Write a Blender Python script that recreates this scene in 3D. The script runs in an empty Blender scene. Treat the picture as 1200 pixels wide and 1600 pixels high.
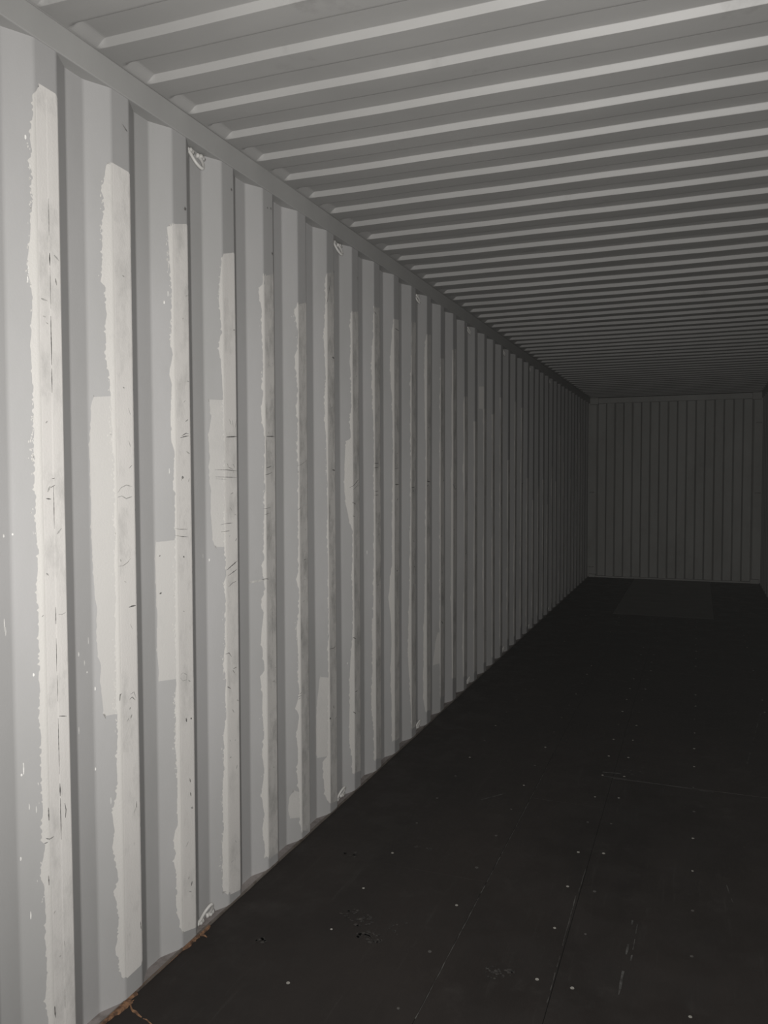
import bpy, bmesh, math, random
from mathutils import Vector

# ------------------------------------------------------------------ camera, world, light, exposure
SC = bpy.context.scene
COL = SC.collection
CAM = Vector((1.5176, 0.0, 1.5094))
YAW, PITCH, ROLL, FPX = 0.3691, 0.0442, -0.0029, 1271.8

cam_data = bpy.data.cameras.new('camera')
cam_data.sensor_fit = 'VERTICAL'
cam_data.sensor_height = 36.0
cam_data.lens = 36.0 * FPX / 1600.0
cam_data.clip_start = 0.02
cam = bpy.data.objects.new('camera', cam_data)
COL.objects.link(cam)
fwd0 = Vector((-math.sin(YAW), math.cos(YAW), 0)); right0 = Vector((math.cos(YAW), math.sin(YAW), 0)); up0 = Vector((0, 0, 1))
FWD = fwd0 * math.cos(PITCH) - up0 * math.sin(PITCH)
UP2 = up0 * math.cos(PITCH) + fwd0 * math.sin(PITCH)
RIGHT = right0 * math.cos(ROLL) + UP2 * math.sin(ROLL)
UP = UP2 * math.cos(ROLL) - right0 * math.sin(ROLL)
from mathutils import Matrix
cam.matrix_world = Matrix(((RIGHT.x, UP.x, -FWD.x, CAM.x), (RIGHT.y, UP.y, -FWD.y, CAM.y), (RIGHT.z, UP.z, -FWD.z, CAM.z), (0, 0, 0, 1)))
SC.camera = cam

world = bpy.data.worlds.new('night')
SC.world = world
world.use_nodes = True
world.node_tree.nodes['Background'].inputs[0].default_value = (0.9, 1.0, 0.95, 1)
world.node_tree.nodes['Background'].inputs[1].default_value = 0.012

veil = world.node_tree.nodes.new('ShaderNodeVolumeScatter')      # thin haze added to lift the blacks, stands in for lens glare
veil.inputs['Density'].default_value = 0.00015
veil.inputs['Color'].default_value = (1.0, 1.0, 0.96, 1)
world.node_tree.links.new(veil.outputs['Volume'], world.node_tree.nodes['World Output'].inputs['Volume'])

lamp_data = bpy.data.lights.new('phone_flash', 'AREA')      # the flash of the phone that took the picture
lamp_data.shape = 'DISK'
lamp_data.size = 0.024
lamp_data.energy = 57.0
lamp_data.spread = math.radians(140)
lamp_data.color = (1.0, 0.983, 0.960)
lamp = bpy.data.objects.new('phone_flash', lamp_data)
COL.objects.link(lamp)
lm = cam.matrix_world @ Matrix.Rotation(math.radians(-4), 4, 'Y')
lm.translation = CAM + RIGHT * 0.045 + UP * 0.01
lamp.matrix_world = lm

SC.view_settings.view_transform = 'Standard'
SC.view_settings.look = 'None'
SC.view_settings.exposure = 0.0
SC.view_settings.gamma = 1.0
SC.view_settings.use_curve_mapping = False

# ------------------------------------------------------------------ main dimensions (metres)
D0, PITCHY = 1.6525, 0.278          # far edge of rib 0, rib spacing of the side walls
Y0, Y1 = 0.36, 12.395               # open door end, closed front end
W = 2.3175                          # between the inner faces of the side walls
ZR, ZT = 2.573, 2.6475              # top side rail, underside / top (roof sheet)
TAU = 2 * math.pi

STRIPS = {
0:[[14,2464],[-5,2432],[-4,2402],[-12,2339],[-15,2331],[-9,2301],[-15,2270],[-9,2233],[-10,2187],[-14,2140],[-18,2085],[-22,2046],[-22,2000],[-15,1978],[-14,1924],[-17,1893],[-22,1838],[-18,1799],[-18,1753],[-16,1722],[-15,1675],[-20,1581],[-16,1549],[-19,1486],[-15,1455],[-17,1423],[-16,1391],[-13,1328],[-16,1264],[-19,1204],[-15,1184],[-18,1113],[-15,1088],[-17,1008],[-15,959],[-18,895],[-15,862],[-17,765],[-15,716],[-16,675],[-19,619],[-22,595],[-13,584],[-17,553],[-24,522],[-24,498],[-15,478],[-17,454],[-14,403],[-18,339],[-14,304],[-14,254],[-19,206],[-22,182],[-16,163],[-16,54]],
1:[[-8,2369],[-15,2362],[-19,2332],[-31,2289],[-24,2270],[-23,2245],[-29,2209],[-30,2166],[-31,2114],[-31,2079],[-37,2043],[-23,2031],[-24,1984],[-21,1959],[-25,1923],[-24,1871],[-25,1818],[-18,1801],[-15,1766],[-13,1696],[-12,1643],[-13,1598],[-6,1554],[-6,1483],[-6,1447],[-11,1393],[-6,1357],[-9,1304],[-12,1268],[-9,1195],[-12,1124],[-14,1051],[-11,969],[-12,924],[-12,851],[-11,777],[-16,705],[-13,668],[-16,613],[-30,562],[-25,505],[-32,461],[-25,440],[-20,392],[-18,364],[-30,331],[-23,301],[-17,261],[-19,206],[-28,172],[-28,149],[-17,136],[-18,102],[-12,74]],
2:[[-11,2281],[-20,2265],[-18,2243],[-15,2201],[-15,2166],[-9,2128],[-8,2050],[-9,1991],[-15,1913],[-7,1884],[-16,1844],[-20,1824],[-12,1795],[-16,1716],[-17,1657],[-15,1618],[-7,1588],[-10,1519],[-13,1469],[-5,1459],[-8,1399],[-10,1379],[-7,1339],[-9,1199],[-11,1079],[-12,978],[-11,897],[-17,817],[-16,735],[-17,664],[-13,612],[-13,468],[-14,407],[-30,370],[-26,338],[-20,316],[-27,297],[-21,254],[-18,201],[-22,172],[-17,118],[-10,94],[-2,52]],
3:[[6,2264],[-1,2256],[-7,2213],[-12,2158],[-16,2104],[-12,2040],[-7,1997],[-15,1986],[-20,1942],[-13,1911],[-11,1867],[-7,1803],[-6,1716],[-4,1650],[-3,1563],[-5,1431],[-6,1321],[-9,1266],[-2,1233],[-3,1167],[-11,1141],[-4,1078],[-8,989],[-6,944],[-9,923],[-17,857],[-5,810],[-9,743],[-5,675],[-18,611],[-16,576],[-17,498],[-23,431],[-24,364],[-20,295],[-26,228],[-27,115],[-25,55]],
4:[[12,2260],[3,2251],[7,2221],[-21,2205],[-21,2182],[-14,2136],[-8,2113],[-12,2042],[-4,1995],[-8,1901],[-9,1806],[-18,1758],[-13,1710],[-2,1663],[0,1568],[-7,1520],[-4,1472],[-5,1400],[-9,1304],[-10,1195],[-19,1172],[-11,1123],[-6,1086],[-26,1028],[-12,990],[-22,930],[-25,894],[-17,844],[-9,782],[-29,749],[-19,686],[-22,638],[-15,526],[-24,454],[-16,391],[-29,307],[-23,257],[-15,217],[-27,171],[-19,119],[-14,55]],
5:[[-4,2205],[-11,2189],[-23,2167],[-11,2138],[-2,2088],[-6,2023],[-19,1997],[-16,1946],[-7,1921],[-4,1857],[-11,1779],[-2,1728],[-10,1624],[-4,1546],[-5,1416],[-6,1286],[-8,1129],[-18,1077],[-5,1055],[-6,944],[-20,893],[-14,840],[-11,734],[-12,681],[-6,613],[-26,564],[-7,520],[-24,444],[-15,388],[-22,296],[-16,241],[-10,173],[-11,79],[-5,36]],
6:[[-3,2386],[-10,2365],[-7,2297],[-19,2103],[-13,2021],[-10,1911],[-17,1855],[-15,1744],[-8,1660],[-5,1577],[-4,1352],[-8,1240],[-1,1183],[-4,785],[-12,744],[-8,715],[-5,643],[-12,270],[-44,249],[-37,190],[-31,102],[-13,57]],
7:[[-3,2275],[-10,2265],[-11,2206],[-8,2118],[-16,2058],[-5,1940],[-9,1820],[-17,1760],[-10,1686],[-41,1670],[-49,1581],[-53,1462],[-43,1372],[-28,1311],[-5,1250],[-10,1038],[-7,855],[-12,734],[-24,644],[-29,553],[-29,430],[-34,277],[-19,182],[-16,97]],
8:[[7,2350],[-5,2317],[-10,2190],[-19,2094],[-15,1968],[-12,1841],[-8,1714],[-9,1586],[-11,1135],[-16,812],[-25,748],[-22,552],[-31,357],[-19,256],[-11,66]],
9:[[3,2339],[-8,2300],[-22,2198],[-31,2096],[-22,1996],[-14,1929],[-10,1658],[-16,1317],[-16,1043],[-30,975],[-40,839],[-27,734],[-22,629],[-28,456],[-20,82]],
10:[[14,2372],[2,2170],[-9,2026],[-5,1667],[-11,1014],[-22,723],[-27,503],[-17,355],[5,65]],
11:[[2,2346],[-10,2319],[-20,2242],[-20,2054],[-10,1675],[-11,986],[-27,524],[-33,175],[-12,85]],
12:[[7,2244],[-3,2084],[-8,1684],[-8,877],[-8,305],[-2,98]],
13:[[-6,2338],[-12,2279],[-17,1693],[-23,846],[-10,157]],
}
WIDES = {
1:[[-61,1733],[-70,1693],[-71,1641],[-76,1588],[-75,1518],[-74,1431],[-75,1360],[-73,1290],[-70,1237],[-69,1183],[-63,1147],[-66,1076],[-62,1022],[-55,985],[-58,932],[-53,904],[-49,849],[-43,840]],
2:[[-73,1313],[-78,1264],[-75,1205],[-74,1126],[-70,1086],[-74,1006],[-73,947],[-69,906],[-71,885]],
3:[[-59,1769],[-52,1714],[-63,1649],[-59,1584],[-62,1519],[-56,1454],[-59,1389],[-53,1324],[-49,1280],[-39,1268]],
5:[[-39,220],[-61,199],[-68,148],[-59,111]],
6:[[-48,633],[-55,622],[-62,567],[-77,456],[-79,344],[-79,277]],
12:[[-25,520],[-42,473],[-70,322]],
16:[[-62,2176],[-61,2100],[-61,2009]],
}
MARKS = [
[3,3,[[-40.4,1532.3],[2.4,1532.4],[72.9,1528.4]]],
[3,3,[[-38.3,1508.4],[72.4,1505.9]]],
[3,1.5,[[-38.4,1501.9],[5.8,1499.5]]],
[3,2,[[10.8,1543.5],[43.6,1534.9],[51.6,1521.6]]],
[3,2.5,[[-20.8,1344.1],[-0.9,1347.7],[39.7,1347.7]]],
[3,2.5,[[-21.1,1320.0],[22.5,1321.9]]],
[3,5,[[-0.5,1186.2],[36.6,1200.2],[70.6,1212.5]]],
[3,3.5,[[6.9,1165.4],[40.2,1175.1],[70.0,1183.1]]],
[3,3,[[10.2,1127.2],[35.3,1137.5],[60.6,1141.1]]],
[2,2.2,[[-12.9,1349.6],[6.7,1344.7],[51.1,1341.9]]],
[2,2.2,[[-11.1,1327.6],[9.6,1322.4],[54.0,1317.2]]],
[2,7,[[24.0,1506.8],[34.2,1506.7]]],
[2,6,[[-60.8,1152.0],[-58.8,1147.8]]],
[2,5,[[26.7,1258.3],[31.8,1253.8]]],
[2,4,[[-62.1,1267.0],[-59.0,1264.8]]],
[2,4,[[20.2,1630.9],[44.1,1635.9],[64.9,1638.9]]],
[2,3,[[27.1,1637.2],[51.2,1646.4],[65.1,1645.0]]],
[1,2.5,[[-0.6,1257.9],[18.1,1257.8],[37.7,1264.9],[52.0,1276.4]]],
[1,6,[[40.0,1136.0],[54.1,1137.5],[71.2,1136.8]]],
[1,3,[[1.4,1452.1],[17.8,1455.3],[36.8,1447.5],[62.2,1452.4]]],
[1,2.5,[[1.8,1464.6],[15.7,1478.7],[37.8,1485.7],[62.9,1481.7]]],
[1,2,[[50.2,1533.0],[64.5,1542.3]]],
[0,4,[[10.9,1455.7],[28.1,1453.6]]],
[0,2,[[31.7,1505.0],[42.7,1506.6]]],
[0,3,[[26.7,1482.6],[42.2,1488.8]]],
[0,4,[[-9.7,599.8],[-0.4,595.3],[12.6,596.5]]],
[0,3,[[-14.7,588.1],[-5.3,588.6]]],
[0,3,[[-5.4,502.9],[-4.4,477.7]]],
[0,5,[[2.5,159.4],[3.9,128.3]]],
[0,4,[[-1.9,676.4],[-1.0,643.3]]],
[0,4,[[52.7,667.2],[56.7,648.8],[53.9,628.0]]],
[0,1.5,[[40.4,309.5],[42.2,291.6]]],
[0,1.8,[[38.1,183.3],[37.8,132.2]]],
[0,4,[[56.8,2008.5],[60.7,1991.8]]],
[0,1.5,[[44.0,1159.7],[57.3,1157.5],[71.0,1160.3]]],
[0,2,[[-7.4,1161.2],[-2.7,1165.4]]],
[0,3,[[38.9,898.7],[65.8,891.2]]],
[4,4,[[3.7,1541.3],[23.2,1543.9],[43.0,1548.9]]],
[4,3,[[-3.8,1514.9],[17.8,1517.3],[47.5,1524.7]]],
[4,2,[[-13.6,1388.0],[35.1,1391.1]]],
[4,2,[[-8.3,1366.2],[34.8,1371.7]]],
[4,5,[[5.9,1658.8],[70.0,1661.6]]],
[4,2,[[8.2,1651.7],[4.8,1603.7],[8.8,1558.2]]],
[4,2,[[40.0,1117.1],[40.0,981.8],[40.3,858.3]]],
[4,4,[[-22.2,1121.4],[-5.3,1124.7],[15.3,1120.0]]],
[5,2,[[-13.4,1551.3],[15.7,1556.8],[74.4,1578.7]]],
[5,2,[[-10.5,1525.4],[-1.0,1528.0]]],
[5,2,[[-11.9,1372.0],[12.9,1384.2]]],
[5,2.5,[[4.5,863.5],[6.9,836.5]]],
[5,2,[[-15.7,614.8],[6.3,618.4]]],
[5,2,[[-15.8,604.2],[6.1,607.8]]],
[5,2,[[-15.9,593.6],[0.2,598.6]]],
[5,3,[[32.5,1164.3],[56.0,1164.6]]],
[6,5,[[33.9,2380.1],[19.9,2324.5],[-3.9,2256.5]]],
[6,2.5,[[0.5,1878.1],[13.3,1845.8],[32.7,1808.2],[32.3,1774.4],[18.0,1711.8]]],
[6,12,[[49.2,2034.5],[69.5,2031.5]]],
[6,10,[[42.5,1537.8],[69.7,1535.1]]],
[6,4,[[-1.1,745.1],[38.5,740.1],[66.0,746.2]]],
[6,5,[[35.0,483.3],[41.6,467.0]]],
[6,6,[[-1.6,435.3],[7.1,430.1]]],
[6,7,[[74.7,2417.2],[74.5,2406.0]]],
[7,4,[[-23.0,1455.2],[7.9,1466.9],[70.3,1496.8]]],
[7,3,[[0.1,1445.9],[46.4,1463.4],[70.1,1481.5]]],
[7,4,[[-8.0,1385.8],[29.9,1375.5]]],
[7,4,[[-4.6,1322.3],[13.9,1318.5]]],
[7,7,[[-8.0,745.3],[15.0,735.3]]],
[7,5,[[4.4,482.1],[35.5,480.5]]],
[7,5,[[-10.1,389.6],[10.9,375.3]]],
[8,5,[[-6.6,1572.9],[43.2,1573.5]]],
[8,5,[[-6.7,1550.5],[43.1,1554.1]]],
[8,3,[[-5.1,1431.7],[42.0,1434.1]]],
[8,3,[[-5.2,1412.4],[41.9,1414.6]]],
[8,6,[[50.0,1326.4],[54.1,1287.1]]],
[8,6,[[-1.1,2326.8],[23.6,2318.7]]],
[9,9,[[6.8,1463.9],[66.6,1463.3]]],
[9,6,[[12.3,2293.2],[71.6,2289.4]]],
[9,3,[[-1.1,1546.0],[67.2,1553.4]]],
[10,5,[[-0.3,1442.9],[55.0,1445.8]]],
[10,6,[[21.4,1428.0],[32.5,1420.5]]],
[11,10,[[0.6,1477.2],[62.8,1472.8]]],
[11,5,[[0.6,1446.5],[37.7,1457.6]]],
[12,8,[[8.3,588.9],[50.0,561.3]]],
[12,5,[[75.0,1460.8],[75.0,1430.4]]],
[13,7,[[-5.1,1452.1],[47.9,1417.4]]],
[1,4,[[-3.7,876.6],[-1.5,894.5],[3.3,895.3]]],
[1,3,[[36.0,870.3],[47.4,874.8],[61.4,861.8]]],
[1,2,[[39.2,884.3],[56.3,887.5],[64.4,866.6]]],
[1,3,[[59.6,564.1],[59.1,545.3]]],
[1,4,[[67.9,200.6],[70.3,176.2]]],
[2,2,[[2.6,884.2],[16.4,889.2],[36.8,878.3],[36.5,861.9],[15.8,862.7],[2.4,876.1]]],
[2,4,[[30.1,739.7],[33.3,726.3]]],
[2,4,[[54.5,732.8],[61.5,728.7]]],
[2,5,[[46.5,538.9],[49.7,525.2]]],
[2,5,[[49.0,491.9],[52.2,478.1]]],
[2,4,[[49.0,184.0],[52.9,197.0]]],
[3,3,[[-6.8,895.4],[9.5,897.0],[25.7,880.1]]],
[3,3,[[37.3,834.5],[58.6,836.6]]],
[3,4,[[-0.8,780.2],[19.2,768.6]]],
[3,3,[[33.1,831.0],[45.4,816.8]]],
[3,2,[[63.3,1680.3],[75.0,1710.1]]],
[3,2,[[38.5,1687.8],[26.5,1706.9]]],
[3,2,[[50.7,1679.6],[47.1,1706.0]]],
[3,6,[[4.8,1644.3],[75.0,1649.6]]],
[1,6,[[44.7,2493.6],[55.4,2487.2],[66.2,2480.8]]],
[2,9,[[60.9,2355.4],[64.0,2344.5]]],
[3,6,[[57.5,2501.5],[61.5,2491.9]]],
[4,4,[[29.1,2511.7],[36.3,2509.1]]],
[4,7,[[56.0,2519.8],[60.8,2511.7]]],
[4,7,[[62.8,2355.2],[67.6,2344.5]]],
[7,7,[[65.2,2452.4],[65.0,2437.4]]],
]
SPECKS = [[0,-102.3,1168.7,30.9],[0,-99.0,1148.0,21.6],[0,-98.2,1372.1,7.7],[0,-72.4,1373.0,4.7],[0,-59.3,804.6,28.7],[0,-64.4,778.6,6.4],[0,-47.9,698.7,14.5],[0,-31.3,687.7,16.2],[0,-71.2,571.4,9.6],[0,-50.7,426.5,19.5],[0,-30.4,1023.2,8.0],[1,-94.5,1070.2,17.6],[1,-132.4,1037.3,12.1],[1,-111.1,1010.1,14.0],[1,-102.0,978.2,5.3],[1,-73.3,928.9,10.7],[1,-138.0,834.5,19.1],[1,-34.6,607.0,18.2],[2,-25.0,1534.6,15.8],[3,-98.0,1248.5,12.9],[0,-23.5,2334.3,10.7],[1,-77.2,703.2,8.5],[3,-66.4,1230.7,8.7],[8,-56.7,1138.2,19.2],[7,-43.5,631.3,9.1],[0,-14.6,2266.6,12.3],[0,-22.7,2023.1,18.5],[0,-24.8,1996.6,15.4],[2,-33.8,2046.6,9.7],[2,-20.7,2077.5,15.6]]

# ------------------------------------------------------------------ helpers
def mat(name):
    m = bpy.data.materials.new(name); m.use_nodes = True
    nt = m.node_tree
    return m, nt, nt.nodes['Principled BSDF']

def nd(nt, kind, **kw):
    n = nt.nodes.new(kind)
    for k, v in kw.items():
        if k.startswith('i_'):
            key = k[2:]
            key = int(key) if key.isdigit() else key
            n.inputs[key].default_value = v
        else:
            setattr(n, k, v)
    return n

def coords(nt, scale=(1, 1, 1)):
    tc = nd(nt, 'ShaderNodeTexCoord'); mp = nd(nt, 'ShaderNodeMapping')
    mp.inputs['Scale'].default_value = scale
    nt.links.new(tc.outputs['Object'], mp.inputs['Vector'])
    return mp.outputs['Vector']

def noise(nt, scale, detail=4, rough=0.55, vec_scale=(1, 1, 1), lo=0.4, hi=0.6):
    n = nd(nt, 'ShaderNodeTexNoise'); n.inputs['Scale'].default_value = scale
    n.inputs['Detail'].default_value = detail; n.inputs['Roughness'].default_value = rough
    nt.links.new(coords(nt, vec_scale), n.inputs['Vector'])
    r = nd(nt, 'ShaderNodeMapRange'); r.inputs['From Min'].default_value = lo; r.inputs['From Max'].default_value = hi
    nt.links.new(n.outputs['Fac'], r.inputs['Value'])
    return r.outputs['Result']

def mix(nt, fac, a, b):
    m = nd(nt, 'ShaderNodeMix', data_type='RGBA')
    for sock, v in ((m.inputs['Factor'], fac), (m.inputs['A'], a), (m.inputs['B'], b)):
        if hasattr(v, 'is_output') or isinstance(v, bpy.types.NodeSocket): nt.links.new(v, sock)
        elif isinstance(v, (int, float)): sock.default_value = v
        else: sock.default_value = (*v, 1)
    return m.outputs['Result']

def mul(nt, a, v):
    m = nd(nt, 'ShaderNodeMath', operation='MULTIPLY'); nt.links.new(a, m.inputs[0]); m.inputs[1].default_value = v
    return m.outputs[0]

def bump(nt, b, fac, strength, dist):
    bn = nd(nt, 'ShaderNodeBump'); bn.inputs['Strength'].default_value = strength; bn.inputs['Distance'].default_value = dist
    nt.links.new(fac, bn.inputs['Height']); nt.links.new(bn.outputs['Normal'], b.inputs['Normal'])

def paint(name, c1, c2, rough, stain=None, stain_amt=0.5, stain_lo=0.56, stain_hi=0.72, stain_scale=9, spec=0.35, bmp=0.06, streak=(1, 1, 0.35)):
    m, nt, b = mat(name)
    col = mix(nt, noise(nt, 3.2, 5, 0.6, streak, 0.35, 0.65), c1, c2)
    if stain:
        f = mul(nt, noise(nt, stain_scale, 6, 0.7, (1, 1, 0.6), stain_lo, stain_hi), stain_amt)
        col = mix(nt, f, col, stain)
    nt.links.new(col, b.inputs['Base Color'])
    b.inputs['Roughness'].default_value = rough
    b.inputs['Specular IOR Level'].default_value = spec
    bump(nt, b, noise(nt, 160, 3, 0.5, (1, 1, 1), 0.2, 0.8), bmp, 0.002)
    return m

WALL = paint('grey_wall_paint', (0.360, 0.355, 0.352), (0.325, 0.322, 0.316), 0.5, (0.25, 0.245, 0.235), 0.25, 0.6, 0.8, 4)
ROOF = paint('grey_roof_paint', (0.320, 0.315, 0.306), (0.285, 0.281, 0.273), 0.5, (0.14, 0.135, 0.125), 0.5, 0.62, 0.78, 3.0, streak=(0.5, 1, 1))
RAIL = paint('grey_rail_paint', (0.335, 0.332, 0.322), (0.305, 0.302, 0.294), 0.5)
ENDW = paint('grey_end_wall_paint', (0.32, 0.316, 0.300), (0.27, 0.266, 0.248), 0.55, (0.20, 0.195, 0.18), 0.5, 0.52, 0.7, 2.2)
CLEAN = paint('touch_up_paint', (0.655, 0.634, 0.606), (0.590, 0.572, 0.548), 0.6, (0.34, 0.335, 0.32), 0.55, 0.50, 0.70, 7, 0.3, 0.14)
LIP = paint('touch_up_paint_edge', (0.530, 0.515, 0.488), (0.485, 0.472, 0.450), 0.55, (0.36, 0.355, 0.34), 0.4, 0.60, 0.76, 16, 0.3, 0.2)
PALE = paint('thin_touch_up_paint', (0.460, 0.448, 0.428), (0.432, 0.421, 0.404), 0.6, (0.36, 0.355, 0.345), 0.4, 0.56, 0.72, 6, 0.3, 0.14)
WORN = paint('worn_touch_up_paint', (0.540, 0.524, 0.500), (0.440, 0.428, 0.410), 0.6, (0.25, 0.245, 0.235), 0.7, 0.46, 0.66, 11, 0.3, 0.14)
RINGM = paint('ring_paint', (0.50, 0.49, 0.47), (0.42, 0.41, 0.39), 0.42, (0.12, 0.11, 0.10), 0.5, 0.58, 0.75, 60)
SHELF = paint('dirty_sill_paint', (0.25, 0.225, 0.215), (0.18, 0.162, 0.155), 0.6, (0.07, 0.055, 0.045), 0.7, 0.5, 0.7, 14, streak=(1, 1, 1))
BEAD = paint('sill_edge_paint', (0.17, 0.15, 0.135), (0.10, 0.085, 0.07), 0.7, (0.05, 0.035, 0.025), 0.8, 0.5, 0.65, 18, streak=(1, 1, 1))

def flat(name, c, rough=0.7, c2=None, sc=40, spec=0.3):
    m, nt, b = mat(name)
    nt.links.new(mix(nt, noise(nt, sc, 4, 0.6), c, c2 or tuple(v * 0.7 for v in c)), b.inputs['Base Color'])
    b.inputs['Roughness'].default_value = rough
    b.inputs['Specular IOR Level'].default_value = spec
    return m
BLACKMARK = flat('black_scuff', (0.07, 0.07, 0.068), 0.8, (0.22, 0.21, 0.20), 120)
GREYMARK = flat('grey_scuff', (0.30, 0.295, 0.28), 0.8, (0.42, 0.41, 0.39), 60)
DRIP = flat('white_paint_drip', (0.72, 0.71, 0.68), 0.4)
CRACK = flat('open_seam', (0.02, 0.02, 0.02), 0.9)
RAWWOOD = flat('raw_plywood', (0.22, 0.12, 0.065), 0.9, (0.08, 0.045, 0.028), 60)
SCREWB = flat('bright_screw', (0.34, 0.33, 0.30), 0.5, (0.20, 0.19, 0.17), 90)
SCREWD = flat('dull_screw', (0.085, 0.08, 0.075), 0.6, (0.05, 0.047, 0.044), 90)
SCRATCH = flat('pale_scratch', (0.085, 0.083, 0.078), 0.8, (0.03, 0.028, 0.026), 25)
DUST = flat('dust_smudge', (0.050, 0.046, 0.042), 0.9, (0.02, 0.018, 0.017), 55)

def floor_mat():
    m, nt, b = mat('black_plywood')
    base = mix(nt, noise(nt, 2.0, 5, 0.6, (1, 0.5, 1), 0.35, 0.65), (0.0150, 0.0125, 0.0112), (0.0225, 0.0182, 0.0160))
    sm = mul(nt, noise(nt, 3.2, 8, 0.75, (1, 1, 1), 0.56, 0.74), 0.40)
    base = mix(nt, sm, base, (0.050, 0.046, 0.042))
    sc = mul(nt, noise(nt, 26, 6, 0.8, (1, 0.045, 1), 0.58, 0.76), 0.45)
    base = mix(nt, sc, base, (0.050, 0.047, 0.043))
    nt.links.new(base, b.inputs['Base Color'])
    rr = nd(nt, 'ShaderNodeMapRange'); rr.inputs['To Min'].default_value = 0.55; rr.inputs['To Max'].default_value = 0.8
    nt.links.new(noise(nt, 5, 5, 0.6), rr.inputs['Value']); nt.links.new(rr.outputs['Result'], b.inputs['Roughness'])
    b.inputs['Specular IOR Level'].default_value = 0.25
    bump(nt, b, noise(nt, 60, 4, 0.6, (1, 0.2, 1)), 0.12, 0.002)
    return m
FLOOR = floor_mat()
PLATE = paint('steel_tunnel_plate', (0.115, 0.110, 0.100), (0.090, 0.086, 0.078), 0.6, (0.05, 0.046, 0.04), 0.5, 0.5, 0.7, 3)
SUB = flat('subfloor_black', (0.008, 0.008, 0.008), 0.9)

def link(name, bm, m, parent=None):
    me = bpy.data.meshes.new(name)
    bm.normal_update(); bm.to_mesh(me); bm.free()
    mats = m if isinstance(m, (list, tuple)) else [m]
    for x in mats: me.materials.append(x)
    o = bpy.data.objects.new(name, me)
    COL.objects.link(o)
    if parent: o.parent = parent
    return o

def structure(name, bm, m):
    o = link(name, bm, m); o['kind'] = 'structure'
    return o

def box(bm, a, b, bevel=0.0):
    vs = [bm.verts.new((x, y, z)) for x in (a[0], b[0]) for y in (a[1], b[1]) for z in (a[2], b[2])]
    fs = [(0, 1, 3, 2), (4, 6, 7, 5), (0, 4, 5, 1), (2, 3, 7, 6), (0, 2, 6, 4), (1, 5, 7, 3)]
    faces = [bm.faces.new([vs[i] for i in f]) for f in fs]
    if bevel:
        es = {e for f in faces for e in f.edges}
        bmesh.ops.bevel(bm, geom=list(es), offset=bevel, segments=2, affect='EDGES', profile=0.5)

def grid(bm, rows):
    vv = [[bm.verts.new(p) for p in r] for r in rows]
    for i in range(len(vv) - 1):
        for j in range(len(vv[i]) - 1):
            bm.faces.new((vv[i][j], vv[i][j + 1], vv[i + 1][j + 1], vv[i + 1][j]))
    return vv

# ------------------------------------------------------------------ side wall corrugation
# One period measured from the fold where the slope that faces the doors meets the inner face.
FOLD0 = D0 - 0.075
RAW = [(-0.135, -0.036), (-0.068, -0.036), (0.0, 0.0), (0.075, 0.0), (0.143, -0.036)]   # (y, x)
def rounded(raw, t=0.006, n=5):
    """polyline with its corners rounded; returns the points and which raw corner each belongs to"""
    out = []
    for i, p in enumerate(raw):
        if i in (0, len(raw) - 1): out.append((Vector(p), i)); continue
        P = Vector(p); a = (Vector(raw[i - 1]) - P).normalized(); b = (Vector(raw[i + 1]) - P).normalized()
        A = P + a * t; B = P + b * t
        for q in range(n):
            u = q / (n - 1)
            out.append((A * (1 - u) ** 2 + P * 2 * u * (1 - u) + B * u * u, i))
    return out
PERIOD = rounded([(-0.203, 0.0)] + RAW)[0:]          # starts at the far edge of the previous rib
PTS = [p for p, i in PERIOD]
ARC = [0.0]
for i in range(1, len(PTS)): ARC.append(ARC[-1] + (PTS[i] - PTS[i - 1]).length)
mid_fold = [j for j, (p, i) in enumerate(PERIOD) if i == 3][2]
ARC = [a - ARC[mid_fold] for a in ARC]

def bulge(y, z):
    return 0.0011 * math.sin(2.3 * y + 1.1 * z) + 0.0009 * math.sin(4.1 * y - 2.2 * z + 1.0)

def on_profile(s):
    s = max(ARC[0], min(ARC[-1], s))
    j = 0
    while j < len(ARC) - 2 and ARC[j + 1] < s: j += 1
    u = (s - ARC[j]) / (ARC[j + 1] - ARC[j])
    p = PTS[j].lerp(PTS[j + 1], u); t = (PTS[j + 1] - PTS[j]).normalized()
    return p, Vector((-t.y, t.x))       # (y, x), normal towards the inside

def on_wall(k, s, z, off=0.0):
    p, n = on_profile(s)
    y = FOLD0 + PITCHY * k + p.x + n.x * off
    return (p.y + n.y * off + bulge(y, z), y, z)

def wall_points():
    pts = []
    k0 = int(math.floor((Y0 - FOLD0) / PITCHY)); k1 = int(math.ceil((Y1 - FOLD0) / PITCHY)) + 1
    one = rounded([(-0.203, 0.0)] + RAW + [(0.21, -0.036)])
    for k in range(k0, k1 + 1):
        for p, i in one:
            if i in (1, 2, 3, 4): pass
            else: continue
            y = FOLD0 + PITCHY * k + p.x
            if Y0 < y < Y1 + 0.05: pts.append((y, p.y))
    pts.sort()
    return pts
WP = wall_points()
ROWS = [-0.03 + (ZR + 0.03 + 0.03) * i / 18 for i in range(19)]
bm = bmesh.new()
grid(bm, [[(x + bulge(y, z), y, z) for y, x in WP] for z in ROWS])
wall_left = structure('wall_left', bm, WALL)
bm = bmesh.new()
grid(bm, [[(W - x - bulge(y + 3, z), y, z) for y, x in WP] for z in ROWS])
wall_right = structure('wall_right', bm, WALL)

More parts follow.
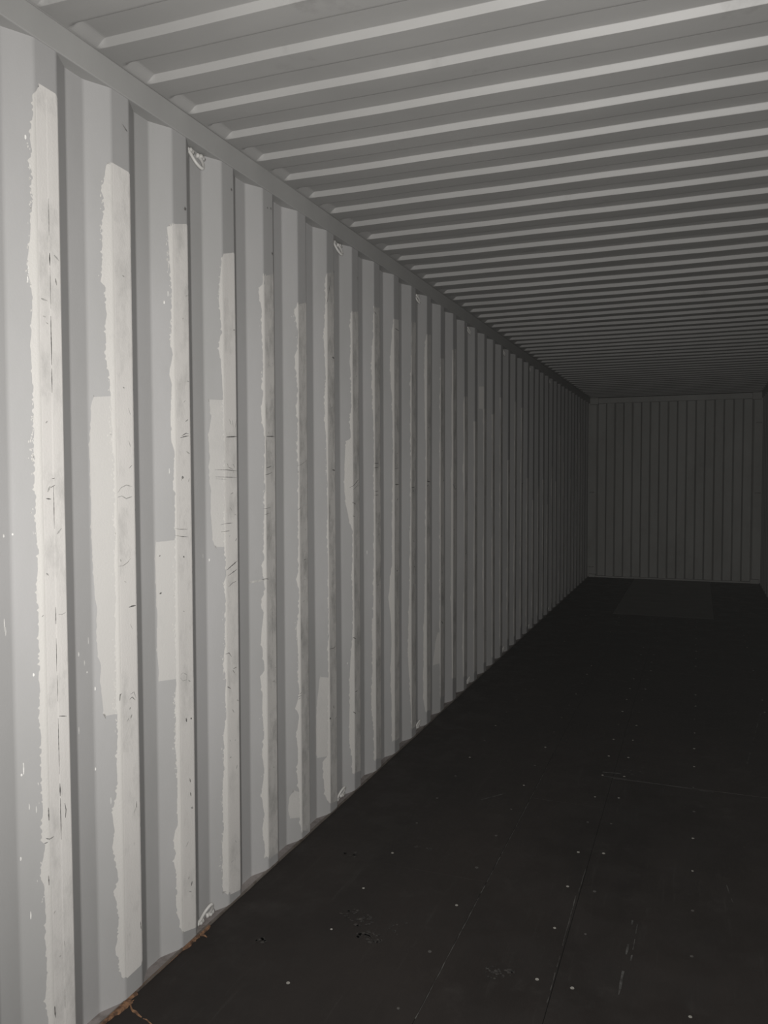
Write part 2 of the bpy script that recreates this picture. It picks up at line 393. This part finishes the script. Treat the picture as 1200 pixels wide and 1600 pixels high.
# ------------------------------------------------------------------ roof sheet, corrugated across, stamped ends
RP, RY = 0.2090, 1.800              # pitch, far foot of one corrugation
bm = bmesh.new()
def smooth(u):
    u = max(0.0, min(1.0, u)); return u * u * (3 - 2 * u)
def crisp(u):      # straight slope with small rounded feet
    return [0.0, 0.03, 0.125, 0.5, 0.875, 0.97, 1.0][round(u * 6)]
TS = [0.0, 0.10, 0.20, 0.50, 0.80, 0.90, 1.0]
prof = []                           # (offset towards the camera from the far foot, lift 0..1)
for q in range(7): prof.append((0.0115 * TS[q], crisp(q / 6)))
for q in range(1, 4): prof.append((0.0115 + 0.090 * q / 4, 1.0))
for u, h in ((0, 1.0), (0.08, 0.97), (0.16, 0.88), (0.42, 0.36), (0.52, 0.20), (0.63, 0.10), (0.75, 0.04), (0.88, 0.01), (1.0, 0.0)): prof.append((0.1015 + 0.030 * u, h))
for q in range(1, 3): prof.append((0.1315 + 0.0775 * q / 3, 0.0))
ys = []
n0 = int((Y0 - RY) / RP) - 1; n1 = int((Y1 - RY) / RP) + 2
for n in range(n0, n1 + 1):
    for o_, l_ in prof:
        y = RY + RP * n - o_
        if Y0 <= y <= Y1: ys.append((y, l_))
ys.sort()
xs = [(-0.06, 0.0), (0.004, 0.0)] + [(0.006 + 0.038 * q / 8, smooth(q / 8)) for q in range(9)]
xs += [(0.044 + (W - 0.088) * q / 12, 1.0) for q in range(1, 12)]
xs += [(W - x, l) for x, l in reversed(xs[:11])]
def sag(x, y): return -0.0015 * math.sin(math.pi * x / W) * (1 + 0.7 * math.sin(3.1 * y)) + 0.0008 * math.sin(9 * x + 5 * y)
rows = []
for y, ly in ys:
    rows.append([(x, y, ZT + 0.020 * ly * lx + (sag(x, y) if 0.004 < x < W - 0.004 else 0)) for x, lx in xs])
grid(bm, rows)
ceiling = structure('ceiling', bm, ROOF)


# ------------------------------------------------------------------ rails, sills, posts
bm = bmesh.new(); box(bm, (-0.062, Y0, ZR), (0.005, Y1, ZT), 0.003); structure('trim_1', bm, RAIL)
bm = bmesh.new(); box(bm, (W - 0.005, Y0, ZR), (W + 0.062, Y1, ZT), 0.003); structure('trim_2', bm, RAIL)
def sill(name, x0, x1, m, z1):
    bm = bmesh.new()
    n = 160; rnd = random.Random(name)
    prevs = None
    for i in range(n + 1):
        y = Y0 + (Y1 - Y0) * i / n; w = rnd.uniform(-0.0015, 0.0015); h = z1 + rnd.uniform(-0.001, 0.001)
        cur = [bm.verts.new((x0, y, -0.05)), bm.verts.new((x0, y, h)), bm.verts.new((x1 + w, y, h)), bm.verts.new((x1 + w, y, -0.05))]
        if prevs:
            for a in range(3): bm.faces.new((prevs[a], prevs[a + 1], cur[a + 1], cur[a]))
        prevs = cur
    return structure(name, bm, m)
sill('trim_3', -0.060, -0.0015, SHELF, 0.0035)
sill('trim_4', -0.0040, 0.0035, BEAD, 0.0062)
sill('trim_5', W + 0.0015, W + 0.060, SHELF, 0.0035)
sill('trim_6', W - 0.0035, W + 0.0040, BEAD, 0.0062)

# end wall: corrugated panel between two corner posts, header and sill
bm = bmesh.new()
line = [(0.0, 0.0), (0.102, 0.0)]
for k in range(18):
    x = 0.111 + 0.12325 * k
    a, b = (0.0, 0.0456) if k % 2 == 0 else (0.0456, 0.0)
    line += [(x - 0.011, a), (x + 0.011, b)]
line += [(W, 0.0)]
line = [line[0]] + line[2:]
pr = rounded(line, 0.003, 3)
zs = [0.0, 0.4, 0.8, 1.2, 1.6, 2.0, 2.3, ZT]
grid(bm, [[(p.x, Y1 + p.y + 0.001 * math.sin(3 * z + 5 * p.x), z) for p, i in pr] for z in zs])
wall_back = structure('wall_back', bm, ENDW)
for nm, x0, x1 in (('trim_7', -0.045, 0.096), ('trim_8', W - 0.096, W + 0.045)):
    bm = bmesh.new(); box(bm, (x0, Y1 - 0.012, 0.0), (x1, Y1 + 0.03, ZT - 0.004), 0.004); structure(nm, bm, ENDW)
bm = bmesh.new(); box(bm, (0.02, Y1 - 0.030, 2.565), (W - 0.02, Y1 + 0.04, ZT - 0.003), 0.004); structure('trim_9', bm, ENDW)
bm = bmesh.new(); box(bm, (0.02, Y1 - 0.030, -0.02), (W - 0.02, Y1 + 0.02, 0.022), 0.004); structure('trim_10', bm, ENDW)
for nm, x0, x1, z0, z1 in (('trim_11', 0.006, 0.125, 2.548, ZT - 0.001), ('trim_12', W - 0.125, W - 0.006, 2.548, ZT - 0.001),
                           ('trim_13', W - 0.120, W - 0.006, 0.0, 0.060), ('trim_14', 0.006, 0.100, 0.0, 0.045)):
    bm = bmesh.new(); box(bm, (x0, Y1 - 0.065, z0), (x1, Y1 + 0.01, z1), 0.005); structure(nm, bm, ENDW)

# ------------------------------------------------------------------ touch-up paint on the ribs of the left wall
def lookup(tab, z):
    """tab: (s_mm, z_mm) from top to bottom"""
    zz = z * 1000
    if zz >= tab[0][1]: return tab[0][0] / 1000
    for (s0, z0), (s1, z1) in zip(tab, tab[1:]):
        if z1 <= zz <= z0:
            u = (z0 - zz) / max(z0 - z1, 1e-6); return (s0 + (s1 - s0) * u) / 1000
    return tab[-1][0] / 1000

def ragged(rnd, n, amp):
    """torn edge: slow wander + small steps + single spikes"""
    out = []; a = 0.0; hold = 0; step = 0.0
    for i in range(n):
        a = a * 0.85 + rnd.uniform(-1, 1) * 0.35
        if hold <= 0: step = rnd.uniform(-1, 1); hold = rnd.randint(1, 5)
        hold -= 1
        sp = rnd.uniform(-2.6, -0.8) if rnd.random() < 0.14 else 0.0
        out.append(amp * (0.6 * a + 0.7 * step + sp))
    return out

INNER_END = [ARC[j] for j, (p, i) in enumerate(PERIOD) if i == 4][3]
def patch(k, tab, s_right, m, seed, dz, amp=0.0022, off=0.0007, tilt=0.0, lip=None):
    rnd = random.Random(seed)
    ztop = tab[0][1] / 1000; zbot = tab[-1][1] / 1000
    n = max(2, int((ztop - zbot) / dz))
    rl = ragged(rnd, n + 1, amp); rr = ragged(rnd, n + 1, 0.0007)
    zt = [rnd.uniform(-0.006, 0.006) for _ in range(12)]; zb = [rnd.uniform(-0.008, 0.008) for _ in range(12)]
    bps = [a for a in ARC if -0.08 < a < s_right - 0.001]
    rows = []
    for i in range(n + 1):
        z = ztop + (zbot - ztop) * i / n
        sl = lookup(tab, z) + rl[i]
        sl = min(sl, s_right - 0.004)
        sr = s_right + rr[i]
        cols = [sl] + [max(b, sl + 1e-5 * (q + 1)) for q, b in enumerate(bps)] + [sr]
        for q in range(1, len(cols)): cols[q] = max(cols[q], cols[q - 1] + 1e-5)
        row = []
        for q, s in enumerate(cols):
            zz = z
            u = i / n
            den = 0.9327 * (FOLD0 + PITCHY * k) + 0.5475
            zz += tilt * (s - sl) * ((ztop - 1.51) * (1 - u) + 0.6 * (zbot - 1.51) * u) * 0.93 / den
            if i == 0: zz += zt[q % 12]
            if i == n: zz += zb[q % 12]
            row.append(on_wall(k, s, zz, off))
        rows.append(row)
    bm = bmesh.new(); grid(bm, rows)
    nb = sum(1 for b in bps if b < 0.0035)
    if lip:
        for i, f in enumerate(bm.faces):
            if i % (len(bps) + 1) < nb: f.material_index = 1
    return link('paint_patch', bm, [m, lip] if lip else m, wall_left)

rnd = random.Random(7)
for k in range(-3, 37):
    if k in STRIPS: tab = STRIPS[k]
    else:
        top = rnd.uniform(1900, 2330) if k < 18 else rnd.uniform(1200, 2250)
        bot = rnd.uniform(60, 110)
        tab = []; z = top
        while z > bot:
            tab.append([rnd.uniform(-17, -4), z]); z -= rnd.uniform(60, 220)
        tab.append([-6, bot])
    near = k < 6
    patch(k, tab, INNER_END, CLEAN if k in (-2, -1, 0, 1, 2, 3) else WORN, 100 + k, 0.005 if k < 4 else (0.009 if k < 9 else 0.03),
          0.0022 if k < 4 else 0.0030, tilt=0.0 if k in (0, 1) else 1.0, lip=LIP)
for k, tab in WIDES.items():
    patch(k, tab, -0.001, PALE, 300 + k, 0.009, 0.0016, 0.0004, tilt=1.0)
patch(7, [[-24, 1608], [-42, 1590], [-52, 1520], [-55, 1440], [-40, 1360], [-25, 1318]], -0.001, PALE, 377, 0.012, 0.002, 0.0004)
# brighter primer lip that overlaps the fold on the nearest ribs
for k in range(4, 13):
    tab = STRIPS[k]
    t2 = [[min(s, -3), z] for s, z in tab]
    patch(k, t2, 0.0015, LIP, 500 + k, 0.010, 0.003, 0.0011)

def ribbon(bm, k, pts, w, off=0.0014, taper=True):
    """thin mark along points (s, z) lying on the corrugated surface"""
    P = []
    for (s0, z0), (s1, z1) in zip(pts, pts[1:]):
        n = max(2, int(math.hypot(s1 - s0, z1 - z0) / 0.006))
        P += [(s0 + (s1 - s0) * i / n, z0 + (z1 - z0) * i / n) for i in range(n)]
    P.append(tuple(pts[-1]))
    rows = []
    for i, (s, z) in enumerate(P):
        a = P[max(i - 1, 0)]; b = P[min(i + 1, len(P) - 1)]
        d = Vector((b[0] - a[0], b[1] - a[1]))
        if d.length < 1e-6: d = Vector((0, 1))
        d.normalize(); nrm = Vector((-d.y, d.x))
        u = i / (len(P) - 1); h = w * 0.5 * ((0.25 + 0.75 * math.sin(math.pi * min(max(u, 0.06), 0.94))) if taper else 1)
        h *= random.Random(i * 31 + int(w * 1e5)).uniform(0.7, 1.2)
        rows.append([on_wall(k, s + nrm.x * h, z + nrm.y * h, off), on_wall(k, s - nrm.x * h, z - nrm.y * h, off)])
    grid(bm, rows)

bm = bmesh.new(); soft = []
for k, w, pts in MARKS:
    P = [(s / 1000, z / 1000) for s, z in pts]
    if k in (1, 2) and w <= 3 and len(pts) >= 4: soft.append((k, P, w / 1000)); continue
    ln = sum(math.dist(a, b) for a, b in zip(P, P[1:]))
    ribbon(bm, k, P, w / 1000 * (1.5 if ln < 0.014 and w >= 4 else 0.8))
rnd = random.Random(21)
for k in range(8, 26):                       # small dark scuffs on the farther ribs
    for _ in range(rnd.randint(2, 4)):
        z = rnd.choice([rnd.uniform(0.9, 1.5), rnd.uniform(0.2, 2.0)]); s = rnd.uniform(0.004, 0.05)
        ribbon(bm, k, [(s, z), (s + rnd.uniform(0.01, 0.022), z + rnd.uniform(-0.01, 0.012))], rnd.uniform(0.003, 0.007))
marks = link('scuff_marks', bm, BLACKMARK, wall_left); marks['kind'] = 'stuff'; marks['label'] = 'dark scuffs, pencil strokes and small holes'
bm = bmesh.new()
rnd = random.Random(5)
for k, P, w in soft: ribbon(bm, k, P, w * 1.3)
ribbon(bm, 4, [(-0.092, 1.116), (-0.0586, 1.117), (-0.03, 1.119), (-0.004, 1.121)], 0.008)
for k, n in ((0, 10), (1, 12), (2, 14), (3, 16), (4, 14), (5, 14), (6, 12), (7, 10), (8, 8), (9, 8), (10, 6)):
    for _ in range(n):
        z = rnd.uniform(0.15, 2.1); s = rnd.uniform(0.006, 0.06)
        a = rnd.uniform(-1.2, 1.2); L = rnd.uniform(0.006, 0.022)
        ribbon(bm, k, [(s, z), (min(s + L * math.cos(a), 0.071), z + L * math.sin(a))], rnd.uniform(0.002, 0.006))
g = link('smudges', bm, GREYMARK, wall_left); g['kind'] = 'stuff'; g['label'] = 'soft grey rubber smudges'
bm = bmesh.new()
for k, s, z, L in SPECKS:
    w = 0.0038 if L > 12 else 0.0048
    L = max(L, 5)
    ribbon(bm, k, [(s / 1000, z / 1000), (s / 1000 + 0.0005, (z - L / 2) / 1000), (s / 1000, (z - L) / 1000)], w, 0.0012)
g = link('paint_drips', bm, DRIP, wall_left); g['kind'] = 'stuff'; g['label'] = 'small white paint drips and spatter'
# torn flecks along the edge of the touch-up coat
bm = bmesh.new()
rnd = random.Random(33)
for k in range(0, 7):
    tab = STRIPS[k]; zt_, zb_ = tab[0][1] / 1000 - 0.03, tab[-1][1] / 1000 + 0.02
    centres = [rnd.uniform(zb_, zt_) for _ in range(9)]
    for _ in range(90 if k < 4 else 45):
        z = rnd.gauss(rnd.choice(centres), 0.05)
        if not zb_ < z < zt_: continue
        s = lookup(tab, z) - abs(rnd.gauss(0, 0.0045)) - 0.0005
        L = rnd.uniform(0.0025, 0.008)
        ribbon(bm, k, [(s, z), (s + rnd.uniform(-0.002, 0.002), z - L)], rnd.uniform(0.0015, 0.0042), 0.0012)
g = link('paint_flecks', bm, LIP, wall_left); g['kind'] = 'stuff'; g['label'] = 'torn pale flecks beside the paint patches'
# open seam down the nearest rib, where two wall sheets meet
bm = bmesh.new()
rnd = random.Random(9)
z = 2.20
while z > 0.55:
    L = rnd.uniform(0.03, 0.16)
    s = 0.0365 + 0.0015 * math.sin(z * 4)
    ribbon(bm, 0, [(s, z), (s + rnd.uniform(-0.0006, 0.0006), z - L)], rnd.uniform(0.0012, 0.0032), 0.0022)
    z -= L + (rnd.uniform(0.0, 0.05) if z < 1.35 or z > 1.9 else rnd.uniform(0.05, 0.25))
g = link('open_seam', bm, CRACK, wall_left); g['kind'] = 'stuff'; g['label'] = 'thin dark crack between two wall sheets'
# lapped strip beyond the seam
bm = bmesh.new()
rows = []
for i in range(120):
    z = 2.44 - (2.44 - 0.07) * i / 119
    rows.append([on_wall(0, s, z, o) for s, o in ((0.0350, 0.0008), (0.0400, 0.0012), (0.055, 0.0012), (INNER_END - 0.004, 0.0012), (INNER_END, 0.0009))])
grid(bm, rows)
link('seam_lap', bm, CLEAN, wall_left)

# ------------------------------------------------------------------ lashing rings
def tube(bm, pts, r, n=10, cap=True):
    pts = [Vector(p) for p in pts]; rings = []
    prev = None
    for i, p in enumerate(pts):
        d = (pts[min(i + 1, len(pts) - 1)] - pts[max(i - 1, 0)]).normalized()
        if prev is None:
            a = d.cross(Vector((0, 0, 1)));
            if a.length < 0.05: a = d.cross(Vector((1, 0, 0)))
            a.normalize()
        else:
            a = (prev - d * prev.dot(d)).normalized()
        prev = a; b = d.cross(a)
        rr = r[i] if isinstance(r, (list, tuple)) else r
        rings.append([bm.verts.new(p + (a * math.cos(TAU * q / n) + b * math.sin(TAU * q / n)) * rr) for q in range(n)])
    for R0, R1 in zip(rings, rings[1:]):
        for q in range(n): bm.faces.new((R0[q], R0[(q + 1) % n], R1[(q + 1) % n], R1[q]))
    if cap:
        bm.faces.new(list(reversed(rings[0]))); bm.faces.new(rings[-1])

def bez(pts, n=18):
    """Catmull-Rom through points"""
    P = [Vector(p) for p in pts]; P = [P[0] * 2 - P[1]] + P + [P[-1] * 2 - P[-2]]
    out = []
    for i in range(1, len(P) - 2):
        for q in range(n if i < len(P) - 3 else n + 1):
            t = q / n
            out.append(0.5 * ((2 * P[i]) + (P[i + 1] - P[i - 1]) * t + (2 * P[i - 1] - 5 * P[i] + 4 * P[i + 1] - P[i + 2]) * t * t + (3 * P[i] - P[i - 1] - 3 * P[i + 1] + P[i + 2]) * t ** 3))
    return out

def ring_meshes(sgn):
    """a bar bent to a V; local x away from the wall, sgn +1 hangs down, -1 stands up"""
    bm = bmesh.new()
    s = -sgn
    pts = bez([(-0.004, -0.038, 0.002 * s), (0.003, -0.037, s * 0.008), (0.010, -0.031, s * 0.024), (0.017, -0.021, s * 0.039), (0.023, -0.006, s * 0.049),
               (0.024, 0.004, s * 0.047), (0.018, 0.014, s * 0.032), (0.008, 0.021, s * 0.014), (-0.004, 0.025, 0.000)], 6)
    tube(bm, pts, 0.0056, 10)
    me1 = bpy.data.meshes.new('ring_bar'); bm.normal_update(); bm.to_mesh(me1); bm.free()
    me1.materials.append(RINGM)
    for p in me1.polygons: p.use_smooth = True
    feet = []
    for y0, y1 in ((-0.048, -0.012), (0.008, 0.050)):
        bm = bmesh.new()
        tube(bm, bez([(-0.003, y0, 0.000), (0.002, (y0 + y1) / 2, sgn * 0.002), (-0.003, y1, sgn * 0.001)], 5), [0.0074 + 0.0014 * math.sin(i * 1.9) for i in range(11)], 8)
        me = bpy.data.meshes.new('mounting_foot'); bm.normal_update(); bm.to_mesh(me); bm.free(); me.materials.append(RINGM)
        for p in me.polygons: p.use_smooth = True
        feet.append(me)
    return me1, feet
UPM, LOM = ring_meshes(1), ring_meshes(-1)
ORD = ['nearest the camera', 'second from the camera', 'third from the camera', 'fourth from the camera', 'fifth from the camera', 'sixth from the camera', 'seventh from the camera']
for n in range(7):
    y = FOLD0 + 0.075 + PITCHY * (2 + 4 * n) + 0.094
    for up in (1, 0):
        e = bpy.data.objects.new('lashing_ring', None); COL.objects.link(e)
        e.location = (-0.029 + bulge(y, 1.0), y, 2.560 if up else 0.012)
        e.empty_display_size = 0.05
        if up:
            e['label'] = 'grey bent-bar lashing ring hanging under the top side rail, ' + ORD[n]
            e['group'] = 'lashing rings under the top rail'
        else:
            e['label'] = 'grey bent-bar lashing ring standing up at the floor edge, ' + ORD[n]
            e['group'] = 'lashing rings along the floor'
        e['category'] = 'ring'
        bar, feet = UPM if up else LOM
        o = bpy.data.objects.new('ring_bar', bar); COL.objects.link(o); o.parent = e
        for f in feet:
            o = bpy.data.objects.new('mounting_foot', f); COL.objects.link(o); o.parent = e

# lashing bars on the far corner posts
for lab, x, z in (('short grey lashing bar low on the far left corner post', 0.035, 0.15),
                  ('short grey lashing bar halfway up the far left corner post', 0.035, 1.26),
                  ('short grey lashing bar halfway up the far right corner post', W - 0.035, 1.26),
                  ('short grey lashing bar high on the far right corner post', W - 0.035, 2.23)):
    bm = bmesh.new()
    yb = Y1 - 0.012
    tube(bm, bez([(x - 0.03, yb + 0.004, z), (x - 0.024, yb - 0.022, z), (x, yb - 0.030, z), (x + 0.024, yb - 0.022, z), (x + 0.03, yb + 0.004, z)], 5), 0.007, 8)
    o = link('lashing_bar', bm, ENDW)
    for p in o.data.polygons: p.use_smooth = True
    o['label'] = lab; o['category'] = 'bar'

# ------------------------------------------------------------------ floor: subfloor, plywood boards, screws, tunnel plate
bm = bmesh.new(); box(bm, (-0.055, Y0, -0.06), (W + 0.055, Y1, -0.029))
floor = structure('floor', bm, SUB)
TUN0 = 9.15
COLS = [(0.0, 0.800, 2.9, 0), (0.800, 1.135, 3.75, 1), (1.135, W, 4.137, 2)]
rows_a = [2.402 + 0.297 * i for i in range(-7, 34)]
rows_b = [2.380 + 0.297 * i for i in range(-7, 34)]
bmS = bmesh.new()
bmesh.ops.create_cone(bmS, cap_ends=True, segments=8, radius1=0.0062, radius2=0.0048, depth=0.0016)
MEB = bpy.data.meshes.new('screw'); bmS.to_mesh(MEB); MEB.materials.append(SCREWB)
MED = bpy.data.meshes.new('screw'); bmS.to_mesh(MED); MED.materials.append(SCREWD); bmS.free()
rnd = random.Random(3)
def plywood(x0, x1, y0, y1, screws, gap=0.0012):
    bm = bmesh.new()
    dz = rnd.uniform(-0.0003, 0.0003)
    box(bm, (x0 + 0.0010, y0 + gap, -0.028), (x1 - 0.0010, y1 - gap, dz), min(gap, 0.0010))
    b = link('plywood_board', bm, FLOOR, floor)
    for sx, sy, br in screws:
        if x0 + 0.01 < sx < x1 - 0.01 and y0 + 0.01 < sy < y1 - 0.01:
            o = bpy.data.objects.new('screw', MEB if br else MED); COL.objects.link(o)
            o.location = (sx + rnd.uniform(-0.004, 0.004), sy + rnd.uniform(-0.006, 0.006), dz + 0.0004); o.parent = b
            s = rnd.uniform(0.75, 1.15); o.scale = (s, s, 1)
    return b
scr = []
for y in rows_a:
    scr += [(0.392, y, rnd.random() < 0.55), (0.741, y, rnd.random() < 0.35), (1.185, y - 0.025 if y < 3 else y, rnd.random() < 0.75)]
for y in rows_b:
    scr += [(1.084, y, rnd.random() < 0.7), (1.513, y - 0.01, rnd.random() < 0.6), (1.93, y, rnd.random() < 0.5), (2.26, y, rnd.random() < 0.5)]
boards = []
for x0, x1, joint, ci in COLS:
    cuts = [joint + 2.4 * q for q in range(-3, 6)]
    cuts = [c for c in cuts if Y0 + 0.2 < c < Y1 - 0.2]
    edges = [Y0] + cuts + [Y1 - 0.03]
    for a, b in zip(edges, edges[1:]):
        segs = [(x0, x1, a, b)]
        for (xa, xb, ya, yb) in segs:
            # the last 3 m leave the middle strip to the steel tunnel plate
            TL, TR = 0.655, 1.685
            if yb <= TUN0: boards.append(plywood(xa, xb, ya, yb, scr, 0.0012 if ci == 2 else 0.0003))
            else:
                if ya < TUN0 - 0.05: boards.append(plywood(xa, xb, ya, TUN0, scr))
                y2 = max(ya, TUN0)
                if xa < TL: boards.append(plywood(xa, min(xb, TL), y2, yb, scr))
                if xb > TR: boards.append(plywood(max(xa, TR), xb, y2, yb, scr))
bm = bmesh.new(); box(bm, (0.657, TUN0 + 0.001, -0.028), (1.683, Y1 - 0.03, 0.001), 0.001)
link('tunnel_plate', bm, PLATE, floor)['label'] = 'paler steel plate at the far end'

def floor_line(bm, pts, w, z=0.0012, broken=0.0, seed=0):
    rn = random.Random(seed)
    for (x0, y0), (x1, y1) in zip(pts, pts[1:]):
        L = math.hypot(x1 - x0, y1 - y0); n = max(1, int(L / 0.03))
        nx, ny = -(y1 - y0) / L, (x1 - x0) / L
        last = None
        for i in range(n + 1):
            u = i / n; h = w * 0.5 * rn.uniform(0.35, 1.2); j = rn.uniform(-0.0008, 0.0008)
            x = x0 + (x1 - x0) * u + nx * j; y = y0 + (y1 - y0) * u + ny * j
            cur = (bm.verts.new((x + nx * h, y + ny * h, z)), bm.verts.new((x - nx * h, y - ny * h, z)))
            if last and rn.random() > broken: bm.faces.new((last[0], last[1], cur[1], cur[0]))
            last = cur
bm = bmesh.new()
floor_line(bm, [(0.8015, 1.9), (0.8035, 4.17)], 0.0030, broken=0.12, seed=1)
floor_line(bm, [(1.132, 2.28), (1.125, 2.915)], 0.0028, broken=0.35, seed=2)
floor_line(bm, [(1.130, 2.94), (1.132, 3.13)], 0.0030, broken=0.3, seed=3)
floor_line(bm, [(1.049, 4.150), (1.281, 4.141), (1.602, 4.118)], 0.010, broken=0.10, seed=4)
floor_line(bm, [(1.05, 4.20), (1.17, 4.215)], 0.016, broken=0.3, seed=12)
floor_line(bm, [(0.591, 3.64), (0.68, 3.756)], 0.006, broken=0.2, seed=5)
floor_line(bm, [(1.328, 2.85), (1.318, 2.30)], 0.007, broken=0.45, seed=6)
floor_line(bm, [(1.345, 2.80), (1.337, 2.45)], 0.004, broken=0.5, seed=7)
floor_line(bm, [(1.622, 3.254), (1.650, 3.06)], 0.004, broken=0.3, seed=8)
floor_line(bm, [(1.76, 4.5), (1.90, 5.6)], 0.006, broken=0.3, seed=9)
g = link('scratches', bm, SCRATCH, floor); g['kind'] = 'stuff'; g['label'] = 'thin pale scratches and worn board edges'
# dusty smudges where the photograph shows them
bm = bmesh.new()
rn = random.Random(12)
def smudge(cx, cy, rx, ry, n):
    for _ in range(n):
        a = rn.uniform(0, TAU); q = rn.random() ** 0.6
        x = cx + math.cos(a) * rx * q; y = cy + math.sin(a) * ry * q; r = rn.uniform(0.002, 0.009)
        k = rn.randint(5, 8); ph = rn.uniform(0, TAU)
        vs = [bm.verts.new((x + math.cos(ph + TAU * i / k) * r * rn.uniform(0.4, 1.5), y + math.sin(ph + TAU * i / k) * r * rn.uniform(0.4, 1.2), 0.0011)) for i in range(k)]
        bm.faces.new(vs)
for c in ((0.44, 2.50, 0.07, 0.05, 34), (0.53, 2.41, 0.05, 0.03, 40), (0.97, 2.37, 0.05, 0.035, 26), (0.213, 2.266, 0.03, 0.02, 12), (1.211, 4.27, 0.08, 0.05, 14),
          (0.245, 2.925, 0.04, 0.02, 12), (0.478, 3.073, 0.05, 0.02, 9), (0.456, 4.755, 0.10, 0.04, 9), (0.60, 2.50, 0.03, 0.05, 8)):
    smudge(*c)
g = link('dust_smudges', bm, DUST, floor); g['kind'] = 'stuff'; g['label'] = 'dusty grey smudges'
# splintered edge of the plywood next to the wall
bm = bmesh.new()
rn = random.Random(4)
y = 1.45; last = None
while y < 2.28:
    w = 0.0065 + rn.uniform(-0.002, 0.004) + (0.010 if 1.80 < y < 1.86 else 0)
    if 1.90 < y < 2.14: w = 0.0008
    cur = (bm.verts.new((0.0005, y, 0.007)), bm.verts.new((w, y, 0.0035 + rn.uniform(0, 0.0015))), bm.verts.new((w + 0.003, y, -0.002)))
    if last:
        bm.faces.new((last[0], last[1], cur[1], cur[0])); bm.faces.new((last[1], last[2], cur[2], cur[1]))
    last = cur; y += rn.uniform(0.008, 0.02)
def chip(pts, w, h):
    prev = None
    for i, (x, yy) in enumerate(pts):
        ww = w * math.sin(math.pi * (i + 0.6) / (len(pts) + 0.2)) * rn.uniform(0.7, 1.3)
        hh = h * (0.5 + 0.5 * math.sin(math.pi * i / (len(pts) - 1)))
        cur = (bm.verts.new((x, yy - ww, 0.0005)), bm.verts.new((x, yy, hh)), bm.verts.new((x, yy + ww * 0.6, 0.0005)))
        if prev:
            bm.faces.new((prev[0], prev[1], cur[1], cur[0])); bm.faces.new((prev[1], prev[2], cur[2], cur[1]))
        prev = cur
chip([(0.006, 1.842), (0.020, 1.850), (0.032, 1.838), (0.045, 1.829), (0.058, 1.828), (0.072, 1.820), (0.086, 1.815)], 0.0065, 0.005)
chip([(0.092, 1.812), (0.105, 1.812), (0.118, 1.806), (0.134, 1.800)], 0.0035, 0.003)
chip([(0.018, 1.868), (0.014, 1.852), (0.010, 1.834), (0.012, 1.812)], 0.006, 0.006)
chip([(0.000, 2.21), (0.010, 2.222), (0.021, 2.224), (0.034, 2.218)], 0.005, 0.004)
g = link('splinter', bm, RAWWOOD, floor); g['label'] = 'splintered raw brown plywood edge'
